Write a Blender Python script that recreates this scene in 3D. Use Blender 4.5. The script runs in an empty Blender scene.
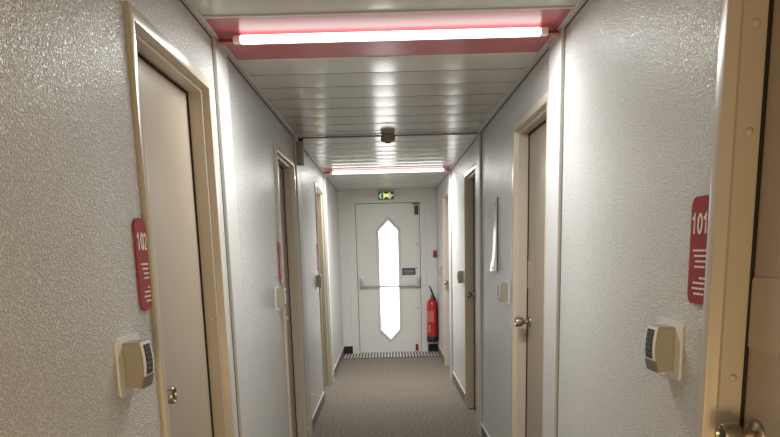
import bpy, bmesh, math, random
from mathutils import Vector, Matrix

random.seed(7)
SC = bpy.context.scene
COL = SC.collection

# ------------------------------------------------------------------ camera
XL, XR, D, H = -0.6445, 0.7056, 10.2155, 2.25      # corridor: left wall, right wall, end wall, wall height
PITCH, ROLL, CAMZ = 0.19669, -0.02685, 1.4372
cam_d = bpy.data.cameras.new('camera')
cam = bpy.data.objects.new('camera', cam_d)
COL.objects.link(cam)
cp, sp = math.cos(PITCH), math.sin(PITCH)
cr, sr = math.cos(ROLL), math.sin(ROLL)
fwd = Vector((0, cp, -sp))
rt = Vector((1, 0, 0))
up = rt.cross(fwd)
r2 = rt * cr + up * sr
u2 = up * cr - rt * sr
m = Matrix((r2, u2, -fwd)).transposed().to_4x4()
m.translation = Vector((0, 0, CAMZ))
cam.matrix_world = m
cam_d.sensor_fit = 'HORIZONTAL'
cam_d.sensor_width = 36
cam_d.lens = 720 / 780 * 36
cam_d.shift_y = (393.96 - 218.5) / 780
cam_d.clip_start = 0.02
SC.camera = cam

# ------------------------------------------------------------------ world, light, exposure
w = bpy.data.worlds.new('world')
SC.world = w
w.use_nodes = True
w.node_tree.nodes['Background'].inputs[0].default_value = (0.9, 0.95, 1, 1)
w.node_tree.nodes['Background'].inputs[1].default_value = 1.0
SC.view_settings.view_transform = 'Standard'
SC.view_settings.look = 'None'
SC.view_settings.gamma = 1
SC.view_settings.use_curve_mapping = False
SC.view_settings.exposure = 0.78
TUBE_L = 2.1
TUBE_DOWN = 13.0
PANE_L = 2.0


def area(name, loc, direction, sx, sy, power, color):
    l = bpy.data.lights.new(name, 'AREA')
    l.shape = 'RECTANGLE'
    l.size, l.size_y, l.energy, l.color = sx, sy, power, color
    o = bpy.data.objects.new(name, l)
    COL.objects.link(o)
    o.location = loc
    o.rotation_euler = Vector(direction).to_track_quat('-Z', 'Y').to_euler()
    return o


# the warm lamp of the hall behind the photographer
area('hall_lamp', (0.03, -0.9, 0.5), (0, 1, 0.0), 0.9, 0.6, 13, (1.0, 0.68, 0.32))
area('added_hall_fill', (0.03, -1.65, 2.22), (0, 0, -1), 1.14, 0.06, 6, (1.0, 0.95, 0.88))  # added overhead fill, unseen, to brighten the near walls

# ------------------------------------------------------------------ materials
def mat(name, color, rough=0.5, metal=0.0, spec=0.5, bump=None, var=None, coat=0.0, emit=None):
    mt = bpy.data.materials.new(name)
    mt.use_nodes = True
    nt = mt.node_tree
    b = nt.nodes['Principled BSDF']
    b.inputs['Base Color'].default_value = (*color, 1)
    b.inputs['Roughness'].default_value = rough
    b.inputs['Metallic'].default_value = metal
    b.inputs['Specular IOR Level'].default_value = spec
    b.inputs['Coat Weight'].default_value = coat
    b.inputs['Coat Roughness'].default_value = 0.05
    if emit:
        b.inputs['Emission Color'].default_value = (*emit[0], 1)
        b.inputs['Emission Strength'].default_value = emit[1]
    if bump or var:
        tc = nt.nodes.new('ShaderNodeTexCoord')
    if var:
        scale, amount = var
        n = nt.nodes.new('ShaderNodeTexNoise')
        n.inputs['Scale'].default_value = scale
        n.inputs['Detail'].default_value = 4
        nt.links.new(tc.outputs['Object'], n.inputs['Vector'])
        rp = nt.nodes.new('ShaderNodeValToRGB')
        rp.color_ramp.elements[0].position = 0.3
        rp.color_ramp.elements[1].position = 0.7
        rp.color_ramp.elements[0].color = (*[c * (1 - amount) for c in color], 1)
        rp.color_ramp.elements[1].color = (*[min(1, c * (1 + amount)) for c in color], 1)
        nt.links.new(n.outputs['Fac'], rp.inputs['Fac'])
        nt.links.new(rp.outputs['Color'], b.inputs['Base Color'])
    if bump:
        scale, dist, strength = bump
        n = nt.nodes.new('ShaderNodeTexNoise')
        n.inputs['Scale'].default_value = scale
        n.inputs['Detail'].default_value = 3
        n.inputs['Roughness'].default_value = 0.55
        nt.links.new(tc.outputs['Object'], n.inputs['Vector'])
        bp = nt.nodes.new('ShaderNodeBump')
        bp.inputs['Strength'].default_value = strength
        bp.inputs['Distance'].default_value = dist
        nt.links.new(n.outputs['Fac'], bp.inputs['Height'])
        nt.links.new(bp.outputs['Normal'], b.inputs['Normal'])
    return mt


def wall_material():
    mt = mat('embossed_wall_vinyl', (0.84, 0.835, 0.815), rough=0.33, spec=0.6)
    nt = mt.node_tree
    b = nt.nodes['Principled BSDF']
    tc = nt.nodes.new('ShaderNodeTexCoord')
    n1 = nt.nodes.new('ShaderNodeTexNoise')
    n1.inputs['Scale'].default_value = 210
    n1.inputs['Detail'].default_value = 2
    n1.inputs['Distortion'].default_value = 0.25
    rp = nt.nodes.new('ShaderNodeValToRGB')
    rp.color_ramp.elements[0].position = 0.38
    rp.color_ramp.elements[1].position = 0.62
    n2 = nt.nodes.new('ShaderNodeTexNoise')
    n2.inputs['Scale'].default_value = 95
    n2.inputs['Detail'].default_value = 2
    add = nt.nodes.new('ShaderNodeMath')
    add.operation = 'MULTIPLY_ADD'
    add.inputs[1].default_value = 0.5
    bp = nt.nodes.new('ShaderNodeBump')
    bp.inputs['Strength'].default_value = 1.0
    bp.inputs['Distance'].default_value = 0.0045
    for n in (n1, n2):
        nt.links.new(tc.outputs['Object'], n.inputs['Vector'])
    nt.links.new(n1.outputs['Fac'], rp.inputs['Fac'])
    nt.links.new(n2.outputs['Fac'], add.inputs[0])
    nt.links.new(rp.outputs['Color'], add.inputs[2])
    nt.links.new(add.outputs[0], bp.inputs['Height'])
    # shading of the embossing painted into the colour, darker in the valleys
    emboss_shade = nt.nodes.new('ShaderNodeValToRGB')
    emboss_shade.color_ramp.elements[0].position = 0.25
    emboss_shade.color_ramp.elements[0].color = (0.72, 0.71, 0.69, 1)
    emboss_shade.color_ramp.elements[1].position = 0.85
    emboss_shade.color_ramp.elements[1].color = (0.93, 0.92, 0.895, 1)
    nt.links.new(rp.outputs['Color'], emboss_shade.inputs['Fac'])
    nt.links.new(emboss_shade.outputs['Color'], b.inputs['Base Color'])
    nt.links.new(bp.outputs['Normal'], b.inputs['Normal'])
    return mt


def carpet_material():
    mt = mat('taupe_carpet', (0.17, 0.14, 0.12), rough=0.95, spec=0.1)
    nt = mt.node_tree
    b = nt.nodes['Principled BSDF']
    tc = nt.nodes.new('ShaderNodeTexCoord')
    mp = nt.nodes.new('ShaderNodeMapping')
    mp.inputs['Scale'].default_value = (45, 95, 60)
    n1 = nt.nodes.new('ShaderNodeTexNoise')
    n1.inputs['Scale'].default_value = 1
    n1.inputs['Detail'].default_value = 3
    rp = nt.nodes.new('ShaderNodeValToRGB')
    rp.color_ramp.elements[0].position = 0.35
    rp.color_ramp.elements[0].color = (0.148, 0.125, 0.105, 1)
    rp.color_ramp.elements[1].position = 0.68
    rp.color_ramp.elements[1].color = (0.345, 0.298, 0.25, 1)
    bp = nt.nodes.new('ShaderNodeBump')
    bp.inputs['Strength'].default_value = 0.5
    bp.inputs['Distance'].default_value = 0.004
    nt.links.new(tc.outputs['Object'], mp.inputs['Vector'])
    nt.links.new(mp.outputs['Vector'], n1.inputs['Vector'])
    nt.links.new(n1.outputs['Fac'], rp.inputs['Fac'])
    nt.links.new(rp.outputs['Color'], b.inputs['Base Color'])
    nt.links.new(n1.outputs['Fac'], bp.inputs['Height'])
    nt.links.new(bp.outputs['Normal'], b.inputs['Normal'])
    return mt


WALL = wall_material()
CARPET = carpet_material()
M = dict(
    ceiling=mat('lacquered_ceiling_plank', (0.60, 0.605, 0.575), rough=0.16, spec=0.12, bump=(7, 0.003, 0.06)),
    strip=mat('white_cover_strip', (0.58, 0.57, 0.56), rough=0.45),
    moulding=mat('grey_edge_moulding', (0.54, 0.54, 0.52), rough=0.35),
    seal=mat('dark_shadow_gap', (0.06, 0.06, 0.06), rough=0.7),
    frame=mat('beige_painted_steel', (0.55, 0.49, 0.41), rough=0.30, spec=0.5),
    leaf=mat('taupe_laminate', (0.42, 0.345, 0.275), rough=0.38, var=(3, 0.04), bump=(140, 0.0006, 0.2)),
    film=mat('clear_film_on_laminate', (0.46, 0.38, 0.295), rough=0.28),
    gasket=mat('dark_rubber', (0.012, 0.011, 0.010), rough=0.7),
    nickel=mat('worn_nickel', (0.40, 0.36, 0.29), rough=0.33, metal=1.0),
    dark_hole=mat('dark_recess', (0.05, 0.045, 0.04), rough=0.5),
    white=mat('white_plastic', (0.82, 0.81, 0.78), rough=0.35),
    lock_grey=mat('warm_grey_plastic', (0.37, 0.345, 0.29), rough=0.4),
    lock_dark=mat('dark_keypad', (0.02, 0.02, 0.022), rough=0.3),
    lock_foot=mat('grey_card_slot', (0.20, 0.19, 0.18), rough=0.35),
    key=mat('grey_key', (0.07, 0.07, 0.075), rough=0.35),
    plate=mat('raspberry_plate', (0.36, 0.045, 0.06), rough=0.13),
    print=mat('white_print', (0.85, 0.80, 0.79), rough=0.5),
    red_panel=mat('red_lacquered_panel', (0.46, 0.105, 0.12), rough=0.30, spec=0.3),
    red_dark=mat('dark_red_lacquer', (0.28, 0.010, 0.015), rough=0.3),
    tube=mat('fluorescent_tube', (0.9, 0.9, 0.9), rough=0.4, emit=((1.0, 0.985, 0.95), TUBE_L)),
    holder=mat('white_lampholder', (0.80, 0.72, 0.68), rough=0.4),
    detector=mat('aged_ivory_plastic', (0.30, 0.28, 0.22), rough=0.5),
    conduit=mat('grey_conduit', (0.20, 0.20, 0.19), rough=0.4),
    grey_box=mat('grey_trunking', (0.33, 0.31, 0.28), rough=0.45),
    door_white=mat('white_lacquered_door', (0.86, 0.87, 0.85), rough=0.3),
    end_wall=mat('smooth_white_panel', (0.86, 0.865, 0.85), rough=0.4),
    pane=mat('frosted_daylit_glass', (0.9, 0.92, 0.95), rough=0.3, emit=((1.0, 0.99, 0.965), PANE_L)),
    steel=mat('grey_steel', (0.42, 0.42, 0.42), rough=0.35, metal=0.7),
    black=mat('black_plastic', (0.012, 0.012, 0.012), rough=0.4),
    skirt_black=mat('black_skirting', (0.014, 0.013, 0.012), rough=0.6),
    navy=mat('navy_plaque', (0.045, 0.055, 0.085), rough=0.35),
    ext_red=mat('extinguisher_red', (0.55, 0.015, 0.018), rough=0.25, coat=0.4),
    call_red=mat('call_point_red', (0.45, 0.012, 0.02), rough=0.35),
    sign_green=mat('sign_green', (0.02, 0.14, 0.055), rough=0.4),
    sign_light=mat('sign_lit_pictogram', (0.65, 0.80, 0.60), rough=0.4, emit=((0.60, 0.85, 0.50), 0.25)),
    sign_lamp=mat('sign_lit_centre', (0.8, 0.85, 0.3), rough=0.4, emit=((0.80, 0.86, 0.22), 0.55)),
    sign_olive=mat('sign_olive', (0.10, 0.11, 0.01), rough=0.4),
    aluminium=mat('ribbed_aluminium', (0.66, 0.65, 0.62), rough=0.4, metal=0.3),
    mat_dark=mat('mat_brush', (0.10, 0.09, 0.083), rough=0.9),
    paper=mat('plan_under_clear_sheet', (0.50, 0.50, 0.48), rough=0.3, coat=1.0),
    plan_line=mat('plan_print', (0.36, 0.37, 0.36), rough=0.3, coat=1.0),
)

# ------------------------------------------------------------------ helpers
ORG = {}


def setp(o, label=None, cat=None, group=None, kind=None):
    for k, v in (('label', label), ('category', cat), ('group', group), ('kind', kind)):
        if v:
            o[k] = v


def thing(name, label, cat, loc, group=None, kind=None):
    o = bpy.data.objects.new(name, None)
    o.empty_display_size = 0.05
    COL.objects.link(o)
    o.location = loc
    ORG[o.name] = Vector(loc)
    setp(o, label, cat, group, kind)
    return o


def obj(name, bm, material, parent=None, smooth=False, label=None):
    """link bm (built in world coordinates) as one mesh object under parent"""
    org = ORG[parent.name] if parent else Vector((0, 0, 0))
    bm.normal_update()
    bmesh.ops.translate(bm, verts=bm.verts, vec=-org)
    me = bpy.data.meshes.new(name)
    bm.to_mesh(me)
    bm.free()
    for x in (material if isinstance(material, (list, tuple)) else [material]):
        me.materials.append(x)
    o = bpy.data.objects.new(name, me)
    COL.objects.link(o)
    if parent:
        o.parent = parent
    ORG[o.name] = org
    if smooth:
        for p in me.polygons:
            p.use_smooth = True
        try:
            me.set_sharp_from_angle(angle=math.radians(38))
        except Exception:
            pass
    if label:
        o['label'] = label
    return o


def solid(name, bm, material, label, cat, group=None, kind=None, smooth=False):
    o = obj(name, bm, material, None, smooth)
    setp(o, label, cat, group, kind)
    return o


def box(bm, a, b, bevel=0.0, seg=2, mi=0):
    a, b = Vector(a), Vector(b)
    lo = Vector([min(a[i], b[i]) for i in range(3)])
    hi = Vector([max(a[i], b[i]) for i in range(3)])
    r = bmesh.ops.create_cube(bm, size=1)
    for v in r['verts']:
        v.co = Vector([lo[i] + (v.co[i] + 0.5) * (hi[i] - lo[i]) for i in range(3)])
    fs = list({f for v in r['verts'] for f in v.link_faces})
    for f in fs:
        f.material_index = mi
    if bevel:
        es = list({e for v in r['verts'] for e in v.link_edges})
        bmesh.ops.bevel(bm, geom=es, offset=bevel, segments=seg, affect='EDGES', clamp_overlap=True, profile=0.5)
    return bm


def nb():
    return bmesh.new()


def bx(a, b, bevel=0.0, seg=2):
    return box(nb(), a, b, bevel, seg)


def lathe(bm, prof, org, axis, seg=28, mi=0):
    """prof: list of (radius, distance along axis)"""
    axis = Vector(axis).normalized()
    q = axis.to_track_quat('Z', 'Y').to_matrix()
    rings = []
    for r, d in prof:
        ring = []
        if r < 1e-6:
            ring = [bm.verts.new(Vector(org) + q @ Vector((0, 0, d)))]
        else:
            for k in range(seg):
                a = 2 * math.pi * k / seg
                ring.append(bm.verts.new(Vector(org) + q @ Vector((r * math.cos(a), r * math.sin(a), d))))
        rings.append(ring)
    for A, B in zip(rings, rings[1:]):
        for k in range(seg):
            k2 = (k + 1) % seg
            if len(A) == 1 and len(B) == 1:
                continue
            if len(A) == 1:
                f = bm.faces.new((A[0], B[k2], B[k]))
            elif len(B) == 1:
                f = bm.faces.new((A[k], A[k2], B[0]))
            else:
                f = bm.faces.new((A[k], A[k2], B[k2], B[k]))
            f.material_index = mi
    for ring in (rings[0], rings[-1]):
        if len(ring) > 2:
            bm.faces.new(ring).material_index = mi
    bmesh.ops.recalc_face_normals(bm, faces=bm.faces)
    return bm


def tube(bm, pts, r, seg=10, mi=0):
    pts = [Vector(p) for p in pts]
    rings = []
    prev = None
    for i, p in enumerate(pts):
        t = (pts[min(i + 1, len(pts) - 1)] - pts[max(i - 1, 0)]).normalized()
        n = prev - t * prev.dot(t) if prev else t.orthogonal()
        n.normalize()
        prev = n
        b = t.cross(n)
        rr = r[i] if isinstance(r, (list, tuple)) else r
        rings.append([bm.verts.new(p + (n * math.cos(2 * math.pi * k / seg) + b * math.sin(2 * math.pi * k / seg)) * rr) for k in range(seg)])
    for A, B in zip(rings, rings[1:]):
        for k in range(seg):
            bm.faces.new((A[k], A[(k + 1) % seg], B[(k + 1) % seg], B[k])).material_index = mi
    bm.faces.new(rings[0]).material_index = mi
    bm.faces.new(rings[-1]).material_index = mi
    bmesh.ops.recalc_face_normals(bm, faces=bm.faces)
    return bm


def prism(bm, poly, fn, d0, d1, mi=0):
    """poly of (s, t) extruded from d0 to d1; fn(s, t, d) gives the point"""
    A = [bm.verts.new(fn(s, t, d0)) for s, t in poly]
    B = [bm.verts.new(fn(s, t, d1)) for s, t in poly]
    fs = [bm.faces.new(A), bm.faces.new(B[::-1])]
    n = len(poly)
    for k in range(n):
        fs.append(bm.faces.new((A[k], B[k], B[(k + 1) % n], A[(k + 1) % n])))
    for f in fs:
        f.material_index = mi
    bmesh.ops.recalc_face_normals(bm, faces=bm.faces)
    return bm


def rrect(s0, t0, s1, t1, r, n=6):
    out = []
    for cx, cy, a0 in ((s1 - r, t1 - r, 0), (s0 + r, t1 - r, 90), (s0 + r, t0 + r, 180), (s1 - r, t0 + r, 270)):
        for k in range(n + 1):
            a = math.radians(a0 + 90 * k / n)
            out.append((cx + r * math.cos(a), cy + r * math.sin(a)))
    return out


def side(sd):
    """map (y, z, depth into the wall) to world for the left (-1) or right (+1) wall"""
    if sd < 0:
        return lambda y, z, d: Vector((XL - d, y, z))
    return lambda y, z, d: Vector((XR + d, y, z))


# ------------------------------------------------------------------ layout
BACK = -2.6
MODULE = 2.455
LEFT_DOORS = [1.972, 4.45, 6.88]                 # near edge of each frame
RIGHT_DOORS = [0.72, 3.172, 5.628, 8.08]
DOOR_W, DOOR_T = 0.866, 2.070
POSTS = [0.505, 2.96, 5.415, 7.87]
POST_W = 0.205
CEIL = 2.258

# ------------------------------------------------------------------ the setting
bm = nb()
box(bm, (XL - 0.3, BACK, -0.05), (XR + 0.3, D + 0.15, 0))
solid('floor', bm, CARPET, 'taupe loop-pile carpet running down the corridor', 'floor', kind='structure')


def side_wall(name, sd, doors, label):
    f = side(sd)
    bm = nb()
    y = BACK
    for d in doors:
        box(bm, f(y, 0, 0), f(d + 0.012, CEIL + 0.03, 0.14))
        box(bm, f(d + 0.012, DOOR_T - 0.012, 0), f(d + DOOR_W - 0.012, CEIL + 0.03, 0.14))
        y = d + DOOR_W - 0.012
    box(bm, f(y, 0, 0), f(D + 0.15, CEIL + 0.03, 0.14))
    solid(name, bm, WALL, label, 'wall', kind='structure')


side_wall('wall_left', -1, LEFT_DOORS, 'left corridor wall in embossed off-white vinyl')
side_wall('wall_right', 1, RIGHT_DOORS, 'right corridor wall in embossed off-white vinyl')
solid('wall_back', bx((XL - 0.14, BACK - 0.1, 0), (XR + 0.14, BACK, CEIL + 0.03)), M['end_wall'],
      'plain wall closing the corridor behind the viewer', 'wall', kind='structure')

# end wall with the opening of the exit door
EX0, EX1, EXT = -0.41, 0.472, 2.075
bm = nb()
box(bm, (XL, D, 0), (EX0 - 0.02, D + 0.12, CEIL + 0.03))
box(bm, (EX1 + 0.02, D, 0), (XR, D + 0.12, CEIL + 0.03))
box(bm, (EX0 - 0.02, D, EXT + 0.02), (EX1 + 0.02, D + 0.12, CEIL + 0.03))
solid('wall_end', bm, M['end_wall'], 'smooth white end wall around the exit door', 'wall', kind='structure')

# ceiling of planks laid across the corridor, each slightly bowed, with a groove between
RED = [(2.728, 3.33), (7.50, 8.06)]


def plank_bands():
    """(y0, y1) of every plank between the light panels"""
    out = []
    y = BACK
    spans = []
    for a, b in RED:
        spans.append((y, a))
        y = b
    spans.append((y, D + 0.02))
    for a, b in spans:
        n = max(1, round((b - a) / 0.272))
        for k in range(n):
            out.append((a + (b - a) * k / n, a + (b - a) * (k + 1) / n))
    return out


bm = nb()
prof = []
for a, b in plank_bands():
    g = 0.0045
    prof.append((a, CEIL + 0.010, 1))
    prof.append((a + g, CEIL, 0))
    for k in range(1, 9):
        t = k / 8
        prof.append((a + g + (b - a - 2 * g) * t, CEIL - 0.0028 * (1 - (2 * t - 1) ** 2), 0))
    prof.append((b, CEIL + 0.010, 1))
prev = None
for y, z, e in prof:
    cur = (bm.verts.new((XL - 0.02, y, z)), bm.verts.new((XR + 0.02, y, z)))
    if prev and y - prev[2] > 1e-5 and y - prev[2] < 0.2:
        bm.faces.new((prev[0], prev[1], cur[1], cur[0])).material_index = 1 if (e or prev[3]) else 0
    prev = (cur[0], cur[1], y, e)
bmesh.ops.recalc_face_normals(bm, faces=bm.faces)
box(bm, (XL - 0.14, BACK, CEIL + 0.02), (XR + 0.14, D + 0.12, CEIL + 0.06))
solid('ceiling', bm, [M['ceiling'], mat('plank_joint_shade', (0.20, 0.20, 0.19), 0.6)], 'glossy grey ceiling planks laid across the corridor', 'ceiling', kind='structure', smooth=True)  # groove faces coloured darker to paint in their shade

# ceiling edge mouldings with a dark strip painted for their shadow gap, posts, skirtings
tn = 0
for sd, nm in ((-1, 'left'), (1, 'right')):
    f = side(sd)
    tn += 1
    bm = nb()
    box(bm, f(BACK, H + 0.001, 0), f(D, CEIL + 0.004, -0.026), 0.0012, 1)
    t = solid('trim_%d' % tn, bm, M['moulding'], 'pale moulding along the top of the %s wall' % nm, 'trim', kind='structure')
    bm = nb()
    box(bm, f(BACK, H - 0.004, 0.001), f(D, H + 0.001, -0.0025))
    obj('shadow_gap_strip', bm, M['seal'], t)
words = ['behind the viewer', 'nearest the photo edge, at the first ceiling light', 'in mid corridor, by the smoke detector', 'farthest along, by the second ceiling light']
for k, y in enumerate(POSTS):
    for sd, nm in ((-1, 'left'), (1, 'right')):
        f = side(sd)
        tn += 1
        bm = nb()
        box(bm, f(y, 0, 0), f(y + POST_W, H + 0.003, -0.016), 0.003)
        t = solid('trim_%d' % tn, bm, M['strip'], 'white cover strip on the %s wall, %s' % (nm, words[k]), 'cover strip', kind='structure')
        bm = nb()
        box(bm, f(y - 0.006, 0, 0), f(y, H, -0.004))
        obj('joint_seal', bm, M['conduit'], t)


def skirting(name, sd, doors, label):
    f = side(sd)
    segs = []
    y = BACK
    stops = sorted([(d, d + DOOR_W) for d in doors] + [(p, p + POST_W) for p in POSTS])
    for a, b in stops:
        if a - y > 0.03:
            segs.append((y, a))
        y = max(y, b)
    if D - y > 0.03:
        segs.append((y, D))
    bm = nb()
    for a, b in segs:
        box(bm, f(a, 0, 0), f(b, 0.1, -0.005))
    o = solid(name, bm, CARPET, label, 'skirting', kind='structure')
    bm = nb()
    for a, b in segs:
        box(bm, f(a, 0.1, 0), f(b, 0.112, -0.009), 0.003)
    obj('cap_strip', bm, M['white'], o, label='white cap strip')


skirting('baseboard_left', -1, LEFT_DOORS, 'carpet skirting with white cap along the left wall')
skirting('baseboard_right', 1, RIGHT_DOORS, 'carpet skirting with white cap along the right wall')
bm = nb()
box(bm, (XL + 0.006, D - 0.014, 0), (-0.512, D, 0.112), 0.002)
solid('baseboard_end', bm, M['skirt_black'], 'short black skirting left of the white exit door', 'skirting', kind='structure')
bm = nb()
box(bm, (0.562, D - 0.014, 0), (XR - 0.006, D, 0.112), 0.002)
solid('baseboard_far', bm, M['skirt_black'], 'short black skirting under the fire extinguisher', 'skirting', kind='structure')


# ------------------------------------------------------------------ room doors
PROFILE = [(0.0, 0.0), (0.0, -0.010), (0.0012, -0.0128), (0.004, -0.014), (0.032, -0.014), (0.0348, -0.0128), (0.036, -0.010),
           (0.036, 0.011), (0.0372, 0.0130), (0.047, 0.0140), (0.0482, 0.0155), (0.0482, 0.075), (0.0482, 0.125), (0.0, 0.125)]


def sweep_frame(bm, f, y0, y1, top, profile):
    secs = []
    for s, d in profile:
        secs.append([f(y0 + s, 0, d), f(y0 + s, top - s, d), f(y1 - s, top - s, d), f(y1 - s, 0, d)])
    vs = [[bm.verts.new(p) for p in sec] for sec in secs]
    n = len(vs)
    for i in range(n):
        A, B = vs[i], vs[(i + 1) % n]
        for k in range(3):
            bm.faces.new((A[k], A[k + 1], B[k + 1], B[k]))
    bm.faces.new([v[0] for v in vs])
    bm.faces.new([v[3] for v in vs][::-1])
    bmesh.ops.recalc_face_normals(bm, faces=bm.faces)
    return bm


def knob(parent, f, y, z, d):
    """door knob on the corridor face of a leaf at depth d"""
    o = f(y, z, d)
    ax = (f(0, 0, -1) - f(0, 0, 0))
    bm = nb()
    lathe(bm, [(0.0, 0.028), (0.011, 0.028), (0.0125, 0.034), (0.019, 0.038), (0.0235, 0.042), (0.0252, 0.047), (0.0257, 0.062), (0.0255, 0.074),
               (0.0238, 0.0775), (0.0212, 0.0775), (0.0190, 0.071), (0.0, 0.071)], o, ax, 32)
    k = obj('door_knob', bm, M['nickel'], parent, True, 'brushed nickel knob')
    bm = nb()
    lathe(bm, [(0.031, 0.0), (0.031, 0.003), (0.028, 0.007), (0.020, 0.010), (0.0125, 0.013), (0.0115, 0.0285), (0.0, 0.0285)], o, ax, 32)
    obj('rosette', bm, M['nickel'], k, True)
    bm = nb()
    lathe(bm, [(0.0, 0.0712), (0.010, 0.0712), (0.010, 0.0742), (0.008, 0.075), (0.0, 0.075)], o, ax, 20)
    obj('keyhole', bm, M['dark_hole'], k, True)


def room_door(n, sd, y0, knob_far, label, caps=(), film=False):
    f = side(sd)
    y1 = y0 + DOOR_W
    t = thing('door_%d' % n, label, 'door', f((y0 + y1) / 2, 0, 0.05), kind='structure')
    obj('door_frame', sweep_frame(nb(), f, y0, y1, DOOR_T, PROFILE), M['frame'], t, True)
    s = 0.0482
    bm = nb()
    g = 0.007
    for a, b, za, zb in ((y0 + s, y0 + s + g, 0.0, DOOR_T - s), (y1 - s - g, y1 - s, 0.0, DOOR_T - s), (y0 + s, y1 - s, DOOR_T - s - g, DOOR_T - s)):
        box(bm, f(a, za, 0.0615), f(b, zb, 0.12))
    obj('rubber_seal', bm, M['gasket'], t)
    bm = nb()
    box(bm, f(y0 + s + g * 1.02, 0.008, 0.067), f(y1 - s - g * 1.02, DOOR_T - s - g * 1.02, 0.118), 0.0015)
    obj('door_leaf', bm, M['leaf'], t)
    ky = (y1 - s - 0.069) if knob_far else (y0 + s + 0.062)
    knob(t, f, ky, 1.036, 0.067)
    for z, yy, dd in caps:
        bm = nb()
        ax = f(0, 0, 0) - f(0, 0, 0) + Vector((0, -1, 0))
        lathe(bm, [(0.0085, 0.0), (0.0085, 0.001), (0.007, 0.0035), (0.004, 0.005), (0.0, 0.0055)], f(yy, z, dd), ax, 16)
        obj('screw_cap', bm, M['frame'], t, True)
    if film:
        bm = nb()
        prism(bm, rrect(y1 - s - g - 0.124, 1.212, y1 - s - g - 0.001, 1.362, 0.010), lambda a, b, d: f(a, b, d), 0.0636, 0.0674)
        obj('notice_film', bm, M['film'], t, label='small clear film rectangle at the latch edge')


jy = lambda y0: y0 + DOOR_W - 0.0482
room_door(1, -1, LEFT_DOORS[0], False, 'taupe door in beige steel frame beside the red 102 plate', caps=[(1.19, jy(LEFT_DOORS[0]), 0.038)])
room_door(2, -1, LEFT_DOORS[1], False, 'second taupe door along the left wall, past the first white cover strip')
room_door(3, -1, LEFT_DOORS[2], False, 'third taupe door along the left wall, nearest the white exit door')
j = jy(RIGHT_DOORS[0])
room_door(4, 1, RIGHT_DOORS[0], True, 'brown door in beige steel frame beside the red 101 plate', caps=[(1.86, j, 0.040), (1.655, j, 0.040), (1.146, j, 0.040)], film=True)
room_door(5, 1, RIGHT_DOORS[1], True, 'taupe door with nickel knob between a white cover strip and the white wedge-shaped wall holder', film=True)
room_door(6, 1, RIGHT_DOORS[2], True, 'third door along the right wall, just past the smoke detector')
room_door(7, 1, RIGHT_DOORS[3], True, 'farthest door along the right wall, nearest the fire extinguisher')


# ------------------------------------------------------------------ keypad locks on the walls
def wall_lock(sd, yc_plate, label):
    f = side(sd)
    py0, py1 = yc_plate - 0.08, yc_plate + 0.08
    z0, z1 = 1.108, 1.25
    t = thing('keypad_lock', label, 'door lock', f(yc_plate, z0, 0), 'keypad locks beside the room doors')
    bm = nb()
    prism(bm, rrect(py0, z0, py1, z1, 0.012), lambda a, b, d: f(a, b, d), 0.0, -0.005)
    obj('back_plate', bm, M['white'], t)
    # housing: side profile with a bulging front
    b0, b1 = yc_plate - 0.042, yc_plate + 0.028
    za, zb = 1.122, 1.236

    def front(z):
        u = (z - (za + zb) / 2) / ((zb - za) / 2)
        return 0.0465 + 0.0065 * (1 - u * u) - 0.003 * (-u if u < 0 else 0)
    prof = [(za + 0.006, 0.003)]
    N = 14
    for k in range(N + 1):
        z = za + (zb - za) * k / N
        prof.append((z, front(z)))
    prof.append((zb - 0.001, 0.003))
    bm = nb()
    prism(bm, prof, lambda z, p, yy: f(yy, z, -p), b0, b1)
    es = [e for e in bm.edges if len(e.link_faces) == 2 and e.calc_face_angle() > 0.6]
    bmesh.ops.bevel(bm, geom=es, offset=0.003, segments=2, affect='EDGES', clamp_overlap=True)
    h = obj('housing', bm, M['lock_grey'], t, True)

    def skin(y0, y1, zz0, zz1, p0, p1, n=10):
        bm = nb()
        poly = [(zz0 + (zz1 - zz0) * k / n, front(zz0 + (zz1 - zz0) * k / n) + p1) for k in range(n + 1)]
        poly += [(zz1 - (zz1 - zz0) * k / n, front(zz1 - (zz1 - zz0) * k / n) + p0) for k in range(n + 1)]
        prism(bm, poly, lambda z, p, yy: f(yy, z, -p), y0, y1)
        return bm
    obj('front_rim', skin(b0 + 0.001, b1 - 0.001, za + 0.030, zb - 0.001, -0.002, 0.0015), M['white'], t, True, 'white rim')
    obj('card_slot', skin(b0 + 0.001, b1 - 0.001, za + 0.001, za + 0.029, -0.002, 0.0015), M['lock_foot'], t, True, 'dark grey foot')
    kp = obj('keypad', skin(b0 + 0.013, b1 - 0.013, za + 0.034, zb - 0.008, 0.0005, 0.0028), M['lock_dark'], t, True, 'black keypad strip')
    bm = nb()
    for r in range(5):
        for c in range(2):
            zz = za + 0.042 + r * 0.0125
            yy = b0 + 0.017 + c * 0.0185
            box(bm, f(yy, zz, -front(zz)), f(yy + 0.0145, zz + 0.007, -(front(zz + 0.004) + 0.0045)), 0.001, 1)
    obj('keys', bm, M['key'], kp)
    return t


LOCK_Y = [(-1, 1.765, 'keypad lock on white back plate left of the door with plate 102'),
          (-1, 4.255, 'keypad lock on the left wall by the second left door'),
          (-1, 6.635, 'smallest looking keypad lock on the left wall, by the third left door'),
          (1, 1.795, 'keypad lock on white back plate below the 101 plate'),
          (1, 4.268, 'keypad lock on the right wall under the white wedge-shaped wall holder'),
          (1, 6.735, 'keypad lock on the right wall just past the third right door'),
          (1, 9.19, 'keypad lock on the right wall nearest the fire extinguisher')]
for sd, y, lab in LOCK_Y:
    wall_lock(sd, y, lab)


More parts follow.
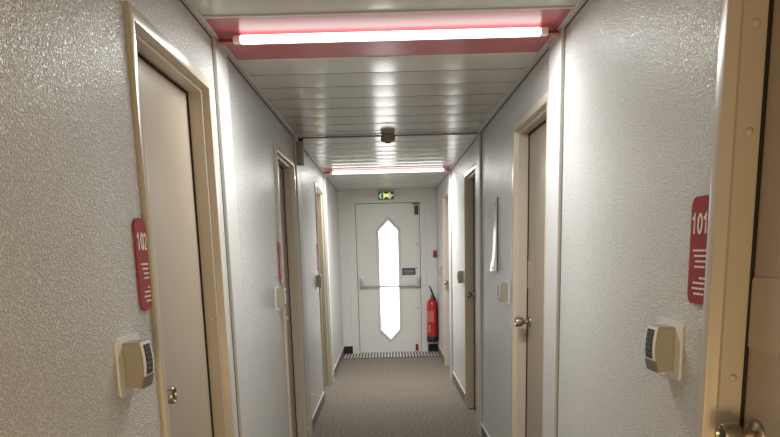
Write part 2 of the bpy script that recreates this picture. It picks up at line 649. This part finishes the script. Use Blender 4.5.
# ------------------------------------------------------------------ number plates
def stroke(bm, pts, wd, fn, d0, d1, closed=False):
    """flat ribbon of width wd along pts, given a little thickness"""
    n = len(pts)
    P = [Vector(p) for p in pts]
    L, Rr = [], []
    for i in range(n):
        a = P[(i - 1) % n] if (closed or i) else P[i]
        b = P[(i + 1) % n] if (closed or i < n - 1) else P[i]
        e1 = (P[i] - a).normalized() if (P[i] - a).length > 1e-9 else (b - P[i]).normalized()
        e2 = (b - P[i]).normalized() if (b - P[i]).length > 1e-9 else e1
        n1, n2 = Vector((-e1.y, e1.x)), Vector((-e2.y, e2.x))
        mv = (n1 + n2) / max(0.35, 1 + n1.dot(n2)) * wd / 2
        L.append(P[i] + mv)
        Rr.append(P[i] - mv)
    rings = []
    for i in range(n):
        rings.append([bm.verts.new(fn(q.x, q.y, d)) for q, d in ((L[i], d1), (Rr[i], d1), (Rr[i], d0), (L[i], d0))])
    last = n if closed else n - 1
    for i in range(last):
        A, B = rings[i], rings[(i + 1) % n]
        for k in range(4):
            bm.faces.new((A[k], A[(k + 1) % 4], B[(k + 1) % 4], B[k]))
    if not closed:
        bm.faces.new(rings[0])
        bm.faces.new(rings[-1][::-1])
    bmesh.ops.recalc_face_normals(bm, faces=bm.faces)


def digit_paths(ch):
    if ch == '1':
        return [([(0.10, 0.74), (0.30, 0.82), (0.50, 0.98), (0.50, 0.0)], False)]
    if ch == '0':
        return [([(0.5 + 0.40 * math.cos(2 * math.pi * k / 24), 0.5 + 0.46 * math.sin(2 * math.pi * k / 24)) for k in range(24)], True)]
    arc = [(0.48 + 0.37 * math.cos(math.radians(a)), 0.68 + 0.27 * math.sin(math.radians(a))) for a in range(165, -50, -15)]
    return [(arc + [(0.50, 0.30), (0.20, 0.09)], False), ([(0.10, 0.065), (0.90, 0.065)], False)]


def number_plate(sd, ya, yb, z0, z1, number, label, curve=0.0012):
    """plate from ya (the reader's left) to yb (the reader's right)"""
    f = side(sd)
    wdt = abs(yb - ya)
    sg = 1 if yb > ya else -1
    P = lambda u, v, d: f(ya + sg * u, z0 + v, -d)
    t = thing('number_plate', label, 'sign', f((ya + yb) / 2, z0, 0), 'red number plates beside the room doors')
    hgt = z1 - z0
    bow = lambda u: curve * (1 - (2 * u / wdt - 1) ** 2)
    bm = nb()
    poly = rrect(0, 0, wdt, hgt, 0.026, 8)
    prism(bm, poly, lambda u, v, d: P(u, v, d + bow(u)), 0.001, 0.006)
    obj('plate_body', bm, M['plate'], t)
    if number:
        bm = nb()
        cell = (wdt - 0.012) / len(number)
        hd, vb = 0.043, hgt - 0.081
        for q, ch in enumerate(number):
            for path, cl in digit_paths(ch):
                path = [(0.008 + cell * (q + 0.06 + 0.84 * a), vb + hd * b) for a, b in path]
                stroke(bm, path, 0.0062, lambda a, b, d: P(a, b, d + bow(a)), 0.0058, 0.0067, cl)
        obj('number', bm, M['print'], t, label='white room number')
    rows = [(0.118, 0.022), (0.130, 0.030), (0.142, 0.038), (0.154, 0.036), (0.179, 0.062), (0.190, 0.032), (0.202, 0.028), (0.214, 0.038)]
    for para in (rows[:4], rows[4:]):
        bm = nb()
        for v, u0 in para:
            u = u0
            while u < wdt - 0.012:
                un = min(u + random.uniform(0.010, 0.02), wdt - 0.010)
                prism(bm, [(u, hgt - v - 0.0021), (un, hgt - v - 0.0021), (un, hgt - v + 0.0021), (u, hgt - v + 0.0021)],
                      lambda a, b, d: P(a, b, d + bow(a)), 0.0058, 0.0066)
                u = un + 0.003
        obj('text_paragraph', bm, M['print'], t, label='small lines of white print')


number_plate(-1, 1.882, 1.970, 1.300, 1.537, '102', 'red plate reading 102 left of the nearest left door')
number_plate(1, 1.690, 1.589, 1.300, 1.537, '101', 'red plate reading 101 at the nearest right door frame')
number_plate(-1, 4.372, 4.447, 1.272, 1.515, '', 'red plate seen edge-on left of the second left door', 0.005)
number_plate(-1, 6.79, 6.874, 1.272, 1.515, '', 'red plate seen edge-on left of the third left door')

# ------------------------------------------------------------------ slim white wall holder (right wall)
f = side(1)
t = thing('wall_holder', 'slim white wedge-shaped holder with dark edge on the right wall above a keypad lock', 'holder', f(4.70, 1.29, 0))
obj('back_edge', bx(f(4.628, 1.290, 0), f(4.655, 1.745, -0.005), 0.001), M['black'], t, label='dark back edge')
bm = nb()
zz = [1.292, 1.30, 1.325, 1.36, 1.40, 1.46, 1.52, 1.60, 1.68, 1.725]
pp = [0.032, 0.034, 0.028, 0.020, 0.0150, 0.0115, 0.0095, 0.0080, 0.0070, 0.0060]
prism(bm, [(1.292, 0.0)] + list(zip(zz, pp)) + [(1.725, 0.0)], lambda z, p, y: f(y, z, -p), 4.656, 4.76)
obj('holder_body', bm, mat('bright_white_plastic', (0.93, 0.93, 0.92), 0.12, coat=1.0), t, True)

# ------------------------------------------------------------------ ceiling lights
def ceiling_light(ya, yb, label, power):
    t = thing('ceiling_light', label, 'light', ((XL + XR) / 2, (ya + yb) / 2, CEIL), 'fluorescent lights across the corridor ceiling')
    yc = (ya + yb) / 2 - 0.052
    bm = nb()
    box(bm, (XL + 0.024, ya + 0.012, CEIL - 0.0005), (XR - 0.024, yb - 0.008, CEIL + 0.012))
    obj('red_panel', bm, M['red_panel'], t, label='glossy red ceiling panel')
    bm = nb()
    box(bm, (XL + 0.024, ya - 0.002, CEIL - 0.006), (XR - 0.024, ya + 0.012, CEIL + 0.004), 0.001)
    box(bm, (XL + 0.024, yb - 0.008, CEIL - 0.003), (XR - 0.024, yb + 0.004, CEIL + 0.004), 0.001)
    obj('panel_trim', bm, M['strip'], t, label='pale trim')
    bm = nb()
    box(bm, (XL + 0.026, yc - 0.018, CEIL - 0.026), (XR - 0.026, yc + 0.018, CEIL - 0.012), 0.002)
    for xx in (XL + 0.09, 0.03, XR - 0.09):
        box(bm, (xx - 0.012, yc - 0.012, CEIL - 0.014), (xx + 0.012, yc + 0.012, CEIL + 0.001))
    obj('batten', bm, M['red_dark'], t, label='dark red batten')
    xa, xb = -0.530, 0.607
    zt = CEIL - 0.0235
    yt = yc - 0.036
    bm = nb()
    lathe(bm, [(0.0, 0), (0.013, 0.0), (0.016, 0.004), (0.016, xb - xa - 0.004), (0.013, xb - xa), (0.0, xb - xa)], (xa, yt, zt), (1, 0, 0), 24)
    obj('tube', bm, M['tube'], t, True, 'glowing white tube')
    # area light added under the tube; brightens walls and floor, not the red panel
    lo = area('tube_light', ((xa + xb) / 2, yt, zt - 0.0165), (0, 0, -1), xb - xa - 0.20, 0.026, power, (0.965, 1.0, 0.965))
    wl = lo.location.copy()
    lo.parent = t
    lo.location = wl - ORG[t.name]
    for x0, x1 in ((xa - 0.028, xa + 0.001), (xb - 0.001, xb + 0.028)):
        bm = nb()
        box(bm, (x0, yt - 0.013, zt - 0.014), (x1, yt + 0.013, zt + 0.014), 0.005, 3)
        box(bm, (x0 + 0.005, yt + 0.004, zt - 0.006), (x1 - 0.008, yc - 0.012, zt + 0.006), 0.002)
        obj('lampholder', bm, M['holder'], t, True)


ceiling_light(RED[0][0], RED[0][1], 'large lit fluorescent tube on a red ceiling panel, nearest', TUBE_DOWN)
ceiling_light(RED[1][0], RED[1][1], 'lit fluorescent tube above the white exit door end of the corridor', TUBE_DOWN * 1.7)

# ------------------------------------------------------------------ smoke detector, conduit, trunking box
YC = 5.44
t = thing('smoke_detector', 'round grey smoke detector on the ceiling conduit in mid corridor', 'smoke detector', (0.035, YC - 0.01, CEIL))
bm = nb()
lathe(bm, [(0.0, 0.0), (0.040, 0.0), (0.046, 0.003), (0.0505, 0.010), (0.052, 0.020), (0.050, 0.027), (0.0, 0.027)], (0.035, YC - 0.01, CEIL), (0, 0, -1), 40)
obj('base', bm, M['detector'], t, True)
bm = nb()
lathe(bm, [(0.0, 0.024), (0.049, 0.026), (0.053, 0.031), (0.0535, 0.040), (0.051, 0.047), (0.045, 0.053), (0.034, 0.057), (0.018, 0.059), (0.0, 0.0595)], (0.035, YC - 0.01, CEIL), (0, 0, -1), 40)
obj('cap', bm, M['detector'], t, True)
bm = nb()
lathe(bm, [(0.0, 0.056), (0.020, 0.056), (0.020, 0.062), (0.017, 0.064), (0.0, 0.0642)], (0.035, YC - 0.01, CEIL), (0, 0, -1), 24)
obj('sensor_vent', bm, M['dark_hole'], t, True, 'dark vent')

t = thing('cable_conduit', 'thin dark conduit across the ceiling planks through the smoke detector', 'conduit', (0, YC, CEIL - 0.012))
bm = nb()
tube(bm, [(-0.585, YC, CEIL - 0.011), (-0.012, YC, CEIL - 0.011)], 0.0055, 12)
tube(bm, [(0.082, YC, CEIL - 0.011), (XR - 0.02, YC, CEIL - 0.011)], 0.0055, 12)
obj('pipe', bm, M['conduit'], t, True)
for x in (-0.40, 0.50):
    bm = nb()
    box(bm, (x - 0.006, YC - 0.009, CEIL - 0.018), (x + 0.008, YC + 0.012, CEIL), 0.003)
    obj('pipe_clip', bm, M['conduit'], t)
t = thing('junction_box', 'small grey trunking box at the left end of the ceiling conduit', 'cable box', (-0.60, YC, 2.06))
bm = nb()
box(bm, (-0.6285, YC - 0.004, 2.062), (-0.578, YC + 0.06, 2.224), 0.003)
obj('box_body', bm, M['grey_box'], t, True)
bm = nb()
box(bm, (-0.612, YC - 0.012, 2.225), (-0.575, YC + 0.014, 2.246), 0.003)
obj('cable_gland', bm, M['black'], t, label='black cable gland')

# ------------------------------------------------------------------ white exit door
t = thing('door_8', 'white exit door with tall pointed glass pane and push bar', 'door', ((EX0 + EX1) / 2, D, 0), kind='structure')


bm = nb()
# casing: outer band, inner band, and rebate
for (x0, x1, top, yf) in ((-0.516, 0.556, 2.168, D - 0.012), (-0.462, 0.520, 2.125, D - 0.020)):
    box(bm, (x0, yf, 0), (EX0 - 0.004, D + 0.05, top), 0.003)
    box(bm, (EX1 + 0.004, yf, 0), (x1, D + 0.05, top), 0.003)
    box(bm, (EX0 - 0.004, yf, EXT + 0.004), (EX1 + 0.004, D + 0.05, top), 0.003)
obj('door_frame', bm, M['door_white'], t)
yl = D - 0.004
hexa = [(0.036, 1.838), (0.163, 1.704), (0.160, 0.343), (0.034, 0.210), (-0.095, 0.341), (-0.092, 1.701)]


def grow(pts, s):
    c = (0.035, 1.02)
    out = []
    n = len(pts)
    for i in range(n):
        p0, p1, p2 = Vector(pts[i - 1]), Vector(pts[i]), Vector(pts[(i + 1) % n])
        e1, e2 = (p1 - p0).normalized(), (p2 - p1).normalized()
        n1, n2 = Vector((-e1.y, e1.x)), Vector((-e2.y, e2.x))
        if n1.dot(p1 - Vector(c)) < 0:
            n1, n2 = -n1, -n2
        mid = (n1 + n2) / (1 + n1.dot(n2))
        out.append(tuple(p1 + mid * s))
    return out


h2 = grow(hexa, 0.006)
rect = [(EX0 + 0.003, EXT - 0.003), (EX1 - 0.003, EXT - 0.003), (EX1 - 0.003, 0.018), (EX0 + 0.003, 0.018)]
bm = nb()
TL, TR, BR, BL = rect
T, TRh, BRh, B, BLh, TLh = h2
polys = [(TL, TR, T), (TR, TRh, T), (TL, T, TLh), (TR, BR, BRh, TRh), (TL, TLh, BLh, BL), (BL, BLh, B), (BR, B, BRh), (BL, B, BR)]
cache = {}


def vv(p, y):
    k = (round(p[0], 5), round(p[1], 5), y)
    if k not in cache:
        cache[k] = bm.verts.new((p[0], y, p[1]))
    return cache[k]


for y in (yl, yl + 0.045):
    for p in polys:
        bm.faces.new([vv(q, y) for q in p])
for ring in (rect, h2):
    for i in range(len(ring)):
        a, b = ring[i], ring[(i + 1) % len(ring)]
        bm.faces.new((vv(a, yl), vv(b, yl), vv(b, yl + 0.045), vv(a, yl + 0.045)))
bmesh.ops.recalc_face_normals(bm, faces=bm.faces)
obj('door_leaf', bm, M['door_white'], t)
# raised pointed moulding around the glass
bm = nb()
pr = [(0.0, 0.006), (0.0, -0.006), (0.006, -0.016), (0.022, -0.018), (0.044, -0.003), (0.046, 0.004)]
rings = []
for s, d in pr:
    rings.append([bm.verts.new((x, yl + d, z)) for x, z in grow(hexa, s)])
for i in range(len(pr) - 1):
    for k in range(6):
        bm.faces.new((rings[i][k], rings[i][(k + 1) % 6], rings[i + 1][(k + 1) % 6], rings[i + 1][k]))
bmesh.ops.recalc_face_normals(bm, faces=bm.faces)
obj('glass_moulding', bm, M['door_white'], t)
bm = nb()
prism(bm, grow(hexa, 0.004), lambda x, z, y: Vector((x, y, z)), yl + 0.006, yl + 0.014)
obj('glass_pane', bm, M['pane'], t, label='bright frosted glass pane')
# dark rebate seal showing in the gap round the leaf
for a, b in (((EX0 - 0.012, yl + 0.012, 0.018), (EX0 + 0.002, yl + 0.03, EXT)), ((EX1 - 0.002, yl + 0.012, 0.018), (EX1 + 0.012, yl + 0.03, EXT)),
             ((EX0 - 0.012, yl + 0.012, EXT - 0.002), (EX1 + 0.012, yl + 0.03, EXT + 0.012))):
    obj('rubber_seal', bx(a, b), M['gasket'], t, label='dark seal')
# push bar
bm = nb()
tube(bm, [(-0.352, yl - 0.060, 0.951), (0.44, yl - 0.060, 0.947)], 0.014, 14)
pb = obj('push_bar', bm, M['steel'], t, True, 'grey steel push bar')
for x0, x1, z0, z1 in ((-0.376, -0.335, 0.925, 1.072), (0.424, 0.468, 0.920, 1.076)):
    bm = nb()
    box(bm, (x0, yl - 0.045, z0), (x1, yl, z1), 0.006)
    box(bm, (x0 + 0.004, yl - 0.074, z0 + 0.006), (x1 - 0.004, yl - 0.030, z0 + 0.05), 0.006)
    obj('bar_bracket', bm, M['steel'], pb, True)
bm = nb()
box(bm, (0.420, yl - 0.014, 0.12), (0.431, yl, 0.925), 0.002)
box(bm, (0.424, yl - 0.014, 1.07), (0.435, yl, 1.92), 0.002)
obj('bolt_rod', bm, M['door_white'], t)
bm = nb()
for z in (1.50, 1.18, 0.62):
    box(bm, (0.416, yl - 0.018, z), (0.438, yl, z + 0.014), 0.002)
obj('rod_guide', bm, M['steel'], t)
bm = nb()
box(bm, (0.404, yl - 0.036, 1.912), (0.455, yl, 2.034), 0.004)
box(bm, (0.370, yl - 0.028, 2.050), (0.470, yl - 0.004, 2.062), 0.002)
obj('top_latch', bm, M['black'], t, label='black latch box')
bm = nb()
box(bm, (0.384, yl - 0.034, 0.028), (0.424, yl, 0.120), 0.004)
obj('bottom_latch', bm, M['red_dark'], t, label='dark red latch box')
bm = nb()
box(bm, (EX0 - 0.01, D - 0.03, 0.0), (EX1 + 0.01, D + 0.05, 0.017), 0.003)
obj('threshold', bm, M['steel'], t)

tp = thing('door_plaque', 'small dark plaque with white print on the white exit door', 'sign', (0.31, yl, 1.09))
bm = nb()
prism(bm, rrect(0.216, 1.094, 0.402, 1.190, 0.010), lambda x, z, y: Vector((x, y, z)), yl - 0.004, yl)
obj('plaque_body', bm, M['navy'], tp)
bm = nb()
for z, a, b in ((1.155, 0.238, 0.380), (1.138, 0.232, 0.386), (1.117, 0.252, 0.366)):
    x = a
    while x < b:
        xn = min(x + random.uniform(0.012, 0.035), b)
        box(bm, (x, yl - 0.0052, z - 0.0045), (xn, yl - 0.0035, z + 0.0045))
        x = xn + 0.006
obj('text_lines', bm, mat('plaque_print', (0.42, 0.44, 0.50), 0.5), tp)

# ------------------------------------------------------------------ exit sign
t = thing('exit_sign', 'lit green exit sign above the white exit door', 'sign', (0.02, D, 2.112))
x0, x1, z0, z1 = -0.085, 0.122, 2.120, 2.226
ys = D - 0.045
bm = nb()
box(bm, (x0 - 0.008, ys + 0.003, z0 - 0.006), (x1 + 0.008, D, z1 + 0.006), 0.006)
obj('sign_case', bm, M['white'], t, True, 'pale case')
bm = nb()
box(bm, (x0, ys, z0), (x1, ys + 0.004, z1), 0.001, 1)
fc = obj('sign_face', bm, M['sign_green'], t, label='green face')
P3 = lambda x, z, y: Vector((x, y, z))
cx, cz = (x0 + x1) / 2, (z0 + z1) / 2
bm = nb()
prism(bm, [(cx - 0.030, z0 + 0.006), (cx + 0.034, z0 + 0.006), (cx + 0.034, z1 - 0.004), (cx - 0.030, z1 - 0.004)], P3, ys - 0.0006, ys + 0.001)
obj('centre_patch', bm, M['sign_olive'], fc, label='olive centre')
bm = nb()
prism(bm, [(cx - 0.030, cz - 0.040), (cx - 0.008, cz - 0.016), (cx + 0.016, cz - 0.016), (cx + 0.036, cz - 0.040), (cx + 0.036, cz + 0.034),
           (cx + 0.014, cz + 0.022), (cx - 0.010, cz + 0.022), (cx - 0.030, cz + 0.030)], P3, ys - 0.0014, ys)
obj('lit_centre', bm, M['sign_lamp'], fc, label='yellow lit centre')
# arrow at the left, doorway and arrow at the right
bm = nb()
prism(bm, [(x0 + 0.004, cz - 0.004), (x0 + 0.030, cz + 0.036), (x0 + 0.046, cz + 0.036), (x0 + 0.036, cz + 0.006), (x0 + 0.036, cz - 0.010), (x0 + 0.046, cz - 0.040), (x0 + 0.030, cz - 0.040)], P3, ys - 0.0012, ys + 0.001)
obj('arrow', bm, M['sign_light'], fc, label='pale arrow')
bm = nb()
prism(bm, [(x0 + 0.062, z0 + 0.006), (x0 + 0.072, z0 + 0.006), (x0 + 0.072, z1 - 0.006), (x0 + 0.062, z1 - 0.006)], P3, ys - 0.0012, ys + 0.001)
obj('door_bar', bm, M['sign_light'], fc, label='pale door bar')
bm = nb()
prism(bm, [(x1 - 0.002, cz + 0.010), (x1 - 0.034, cz + 0.014), (x1 - 0.048, cz + 0.046), (x1 - 0.064, cz + 0.046), (x1 - 0.060, cz - 0.044), (x1 - 0.046, cz - 0.044), (x1 - 0.026, cz - 0.008), (x1 - 0.002, cz - 0.006)], P3, ys - 0.0012, ys + 0.001)
obj('arrow', bm, M['sign_light'], fc, label='pale arrow')

# ------------------------------------------------------------------ call point, extinguisher
t = thing('fire_call_point', 'small red fire call point on the end wall above the extinguisher', 'fire alarm', (0.67, D, 1.33))
bm = nb()
box(bm, (0.652, D - 0.040, 1.330), (0.699, D, 1.420), 0.005)
obj('box_body', bm, M['call_red'], t, True)
bm = nb()
box(bm, (0.660, D - 0.043, 1.352), (0.680, D - 0.038, 1.398), 0.002)
obj('glass_window', bm, mat('call_point_window', (0.30, 0.10, 0.10), 0.2), t)

ex, ey, r = 0.622, D - 0.098, 0.078
t = thing('fire_extinguisher', 'red fire extinguisher hung on the end wall right of the exit door', 'fire extinguisher', (ex, ey, 0.155))
bm = nb()
lathe(bm, [(0.0, 0.22), (r, 0.22), (r, 0.66), (r * 0.96, 0.695), (r * 0.80, 0.730), (r * 0.52, 0.755), (0.026, 0.765), (0.022, 0.785), (0.0, 0.785)], (ex, ey, 0), (0, 0, 1), 36)
obj('cylinder_body', bm, M['ext_red'], t, True)
bm = nb()
lathe(bm, [(0.0, 0.160), (r * 0.94, 0.160), (r * 1.03, 0.168), (r * 1.03, 0.236), (r, 0.240)], (ex, ey, 0), (0, 0, 1), 36)
obj('foot_ring', bm, M['black'], t, True, 'black foot ring')
bm = nb()
# curved label wrapped over the front
for za, zb, a0, a1 in ((0.44, 0.60, 205, 285), (0.30, 0.40, 215, 250)):
    n = 12
    for k in range(n):
        b0, b1 = math.radians(a0 + (a1 - a0) * k / n), math.radians(a0 + (a1 - a0) * (k + 1) / n)
        rr = r + 0.0008
        vs = [bm.verts.new((ex + rr * math.cos(b), ey + rr * math.sin(b), z)) for b, z in ((b0, za), (b1, za), (b1, zb), (b0, zb))]
        bm.faces.new(vs)
obj('body_label', bm, mat('extinguisher_label', (0.62, 0.16, 0.14), 0.4), t, True, 'faded pale red label')
bm = nb()
lathe(bm, [(0.0, 0.78), (0.018, 0.78), (0.020, 0.80), (0.020, 0.826), (0.012, 0.832), (0.0, 0.832)], (ex, ey, 0), (0, 0, 1), 20)
vl = obj('valve', bm, M['steel'], t, True, 'metal valve')
bm = nb()
tube(bm, [(ex + 0.022, ey, 0.800), (ex - 0.004, ey - 0.008, 0.865), (ex - 0.036, ey - 0.018, 0.945)], [0.014, 0.012, 0.006], 10)
obj('lever', bm, M['black'], vl, True, 'black lever')
bm = nb()
tube(bm, [(ex - 0.010, ey - 0.016, 0.80), (ex + 0.028, ey - 0.022, 0.790), (ex + 0.060, ey - 0.022, 0.745)], [0.009, 0.008, 0.006], 10)
obj('carry_handle', bm, M['black'], vl, True)
bm = nb()
pts = []
for k in range(15):
    u = k / 14
    pts.append((ex + 0.014 + 0.056 * math.sin(min(1, u * 2.2) * math.pi / 2), ey - 0.028 - 0.040 * u ** 0.6, 0.815 - 0.555 * u))
tube(bm, pts, 0.010, 10)
obj('hose', bm, M['black'], t, True, 'black hose')
bm = nb()
lathe(bm, [(0.0, 0.0), (0.0085, 0.0), (0.012, 0.05), (0.014, 0.09), (0.0, 0.09)], pts[-1], (0, 0, -1), 14)
obj('nozzle', bm, M['black'], t, True)
bm = nb()
box(bm, (ex - 0.02, ey + r - 0.004, 0.55), (ex + 0.02, D, 0.75), 0.003)
obj('wall_bracket', bm, M['steel'], t)

# ------------------------------------------------------------------ entrance mat and wall stop
t = thing('entrance_mat', 'ribbed metal entrance mat before the white exit door', 'mat', (0.03, 9.96, 0))
bm = nb()
box(bm, (XL + 0.02, 9.735, 0.0), (XR - 0.02, D - 0.032, 0.006))
obj('brush_base', bm, M['mat_dark'], t)
bm = nb()
x = XL + 0.03
while x < XR - 0.045:
    box(bm, (x, 9.742, 0.005), (x + 0.022, D - 0.040, 0.013), 0.0015, 1)
    x += 0.0425
obj('metal_ribs', bm, M['aluminium'], t)

f = side(-1)
t = thing('door_stop', 'tiny white stop low on the left wall past the middle cover strip', 'door stop', f(5.72, 0.30, 0))
bm = nb()
lathe(bm, [(0.014, 0.0), (0.014, 0.004), (0.009, 0.008), (0.009, 0.016), (0.012, 0.018), (0.011, 0.026), (0.0, 0.027)], f(5.72, 0.312, 0), (1, 0, 0), 18)
obj('stop_body', bm, M['white'], t, True)
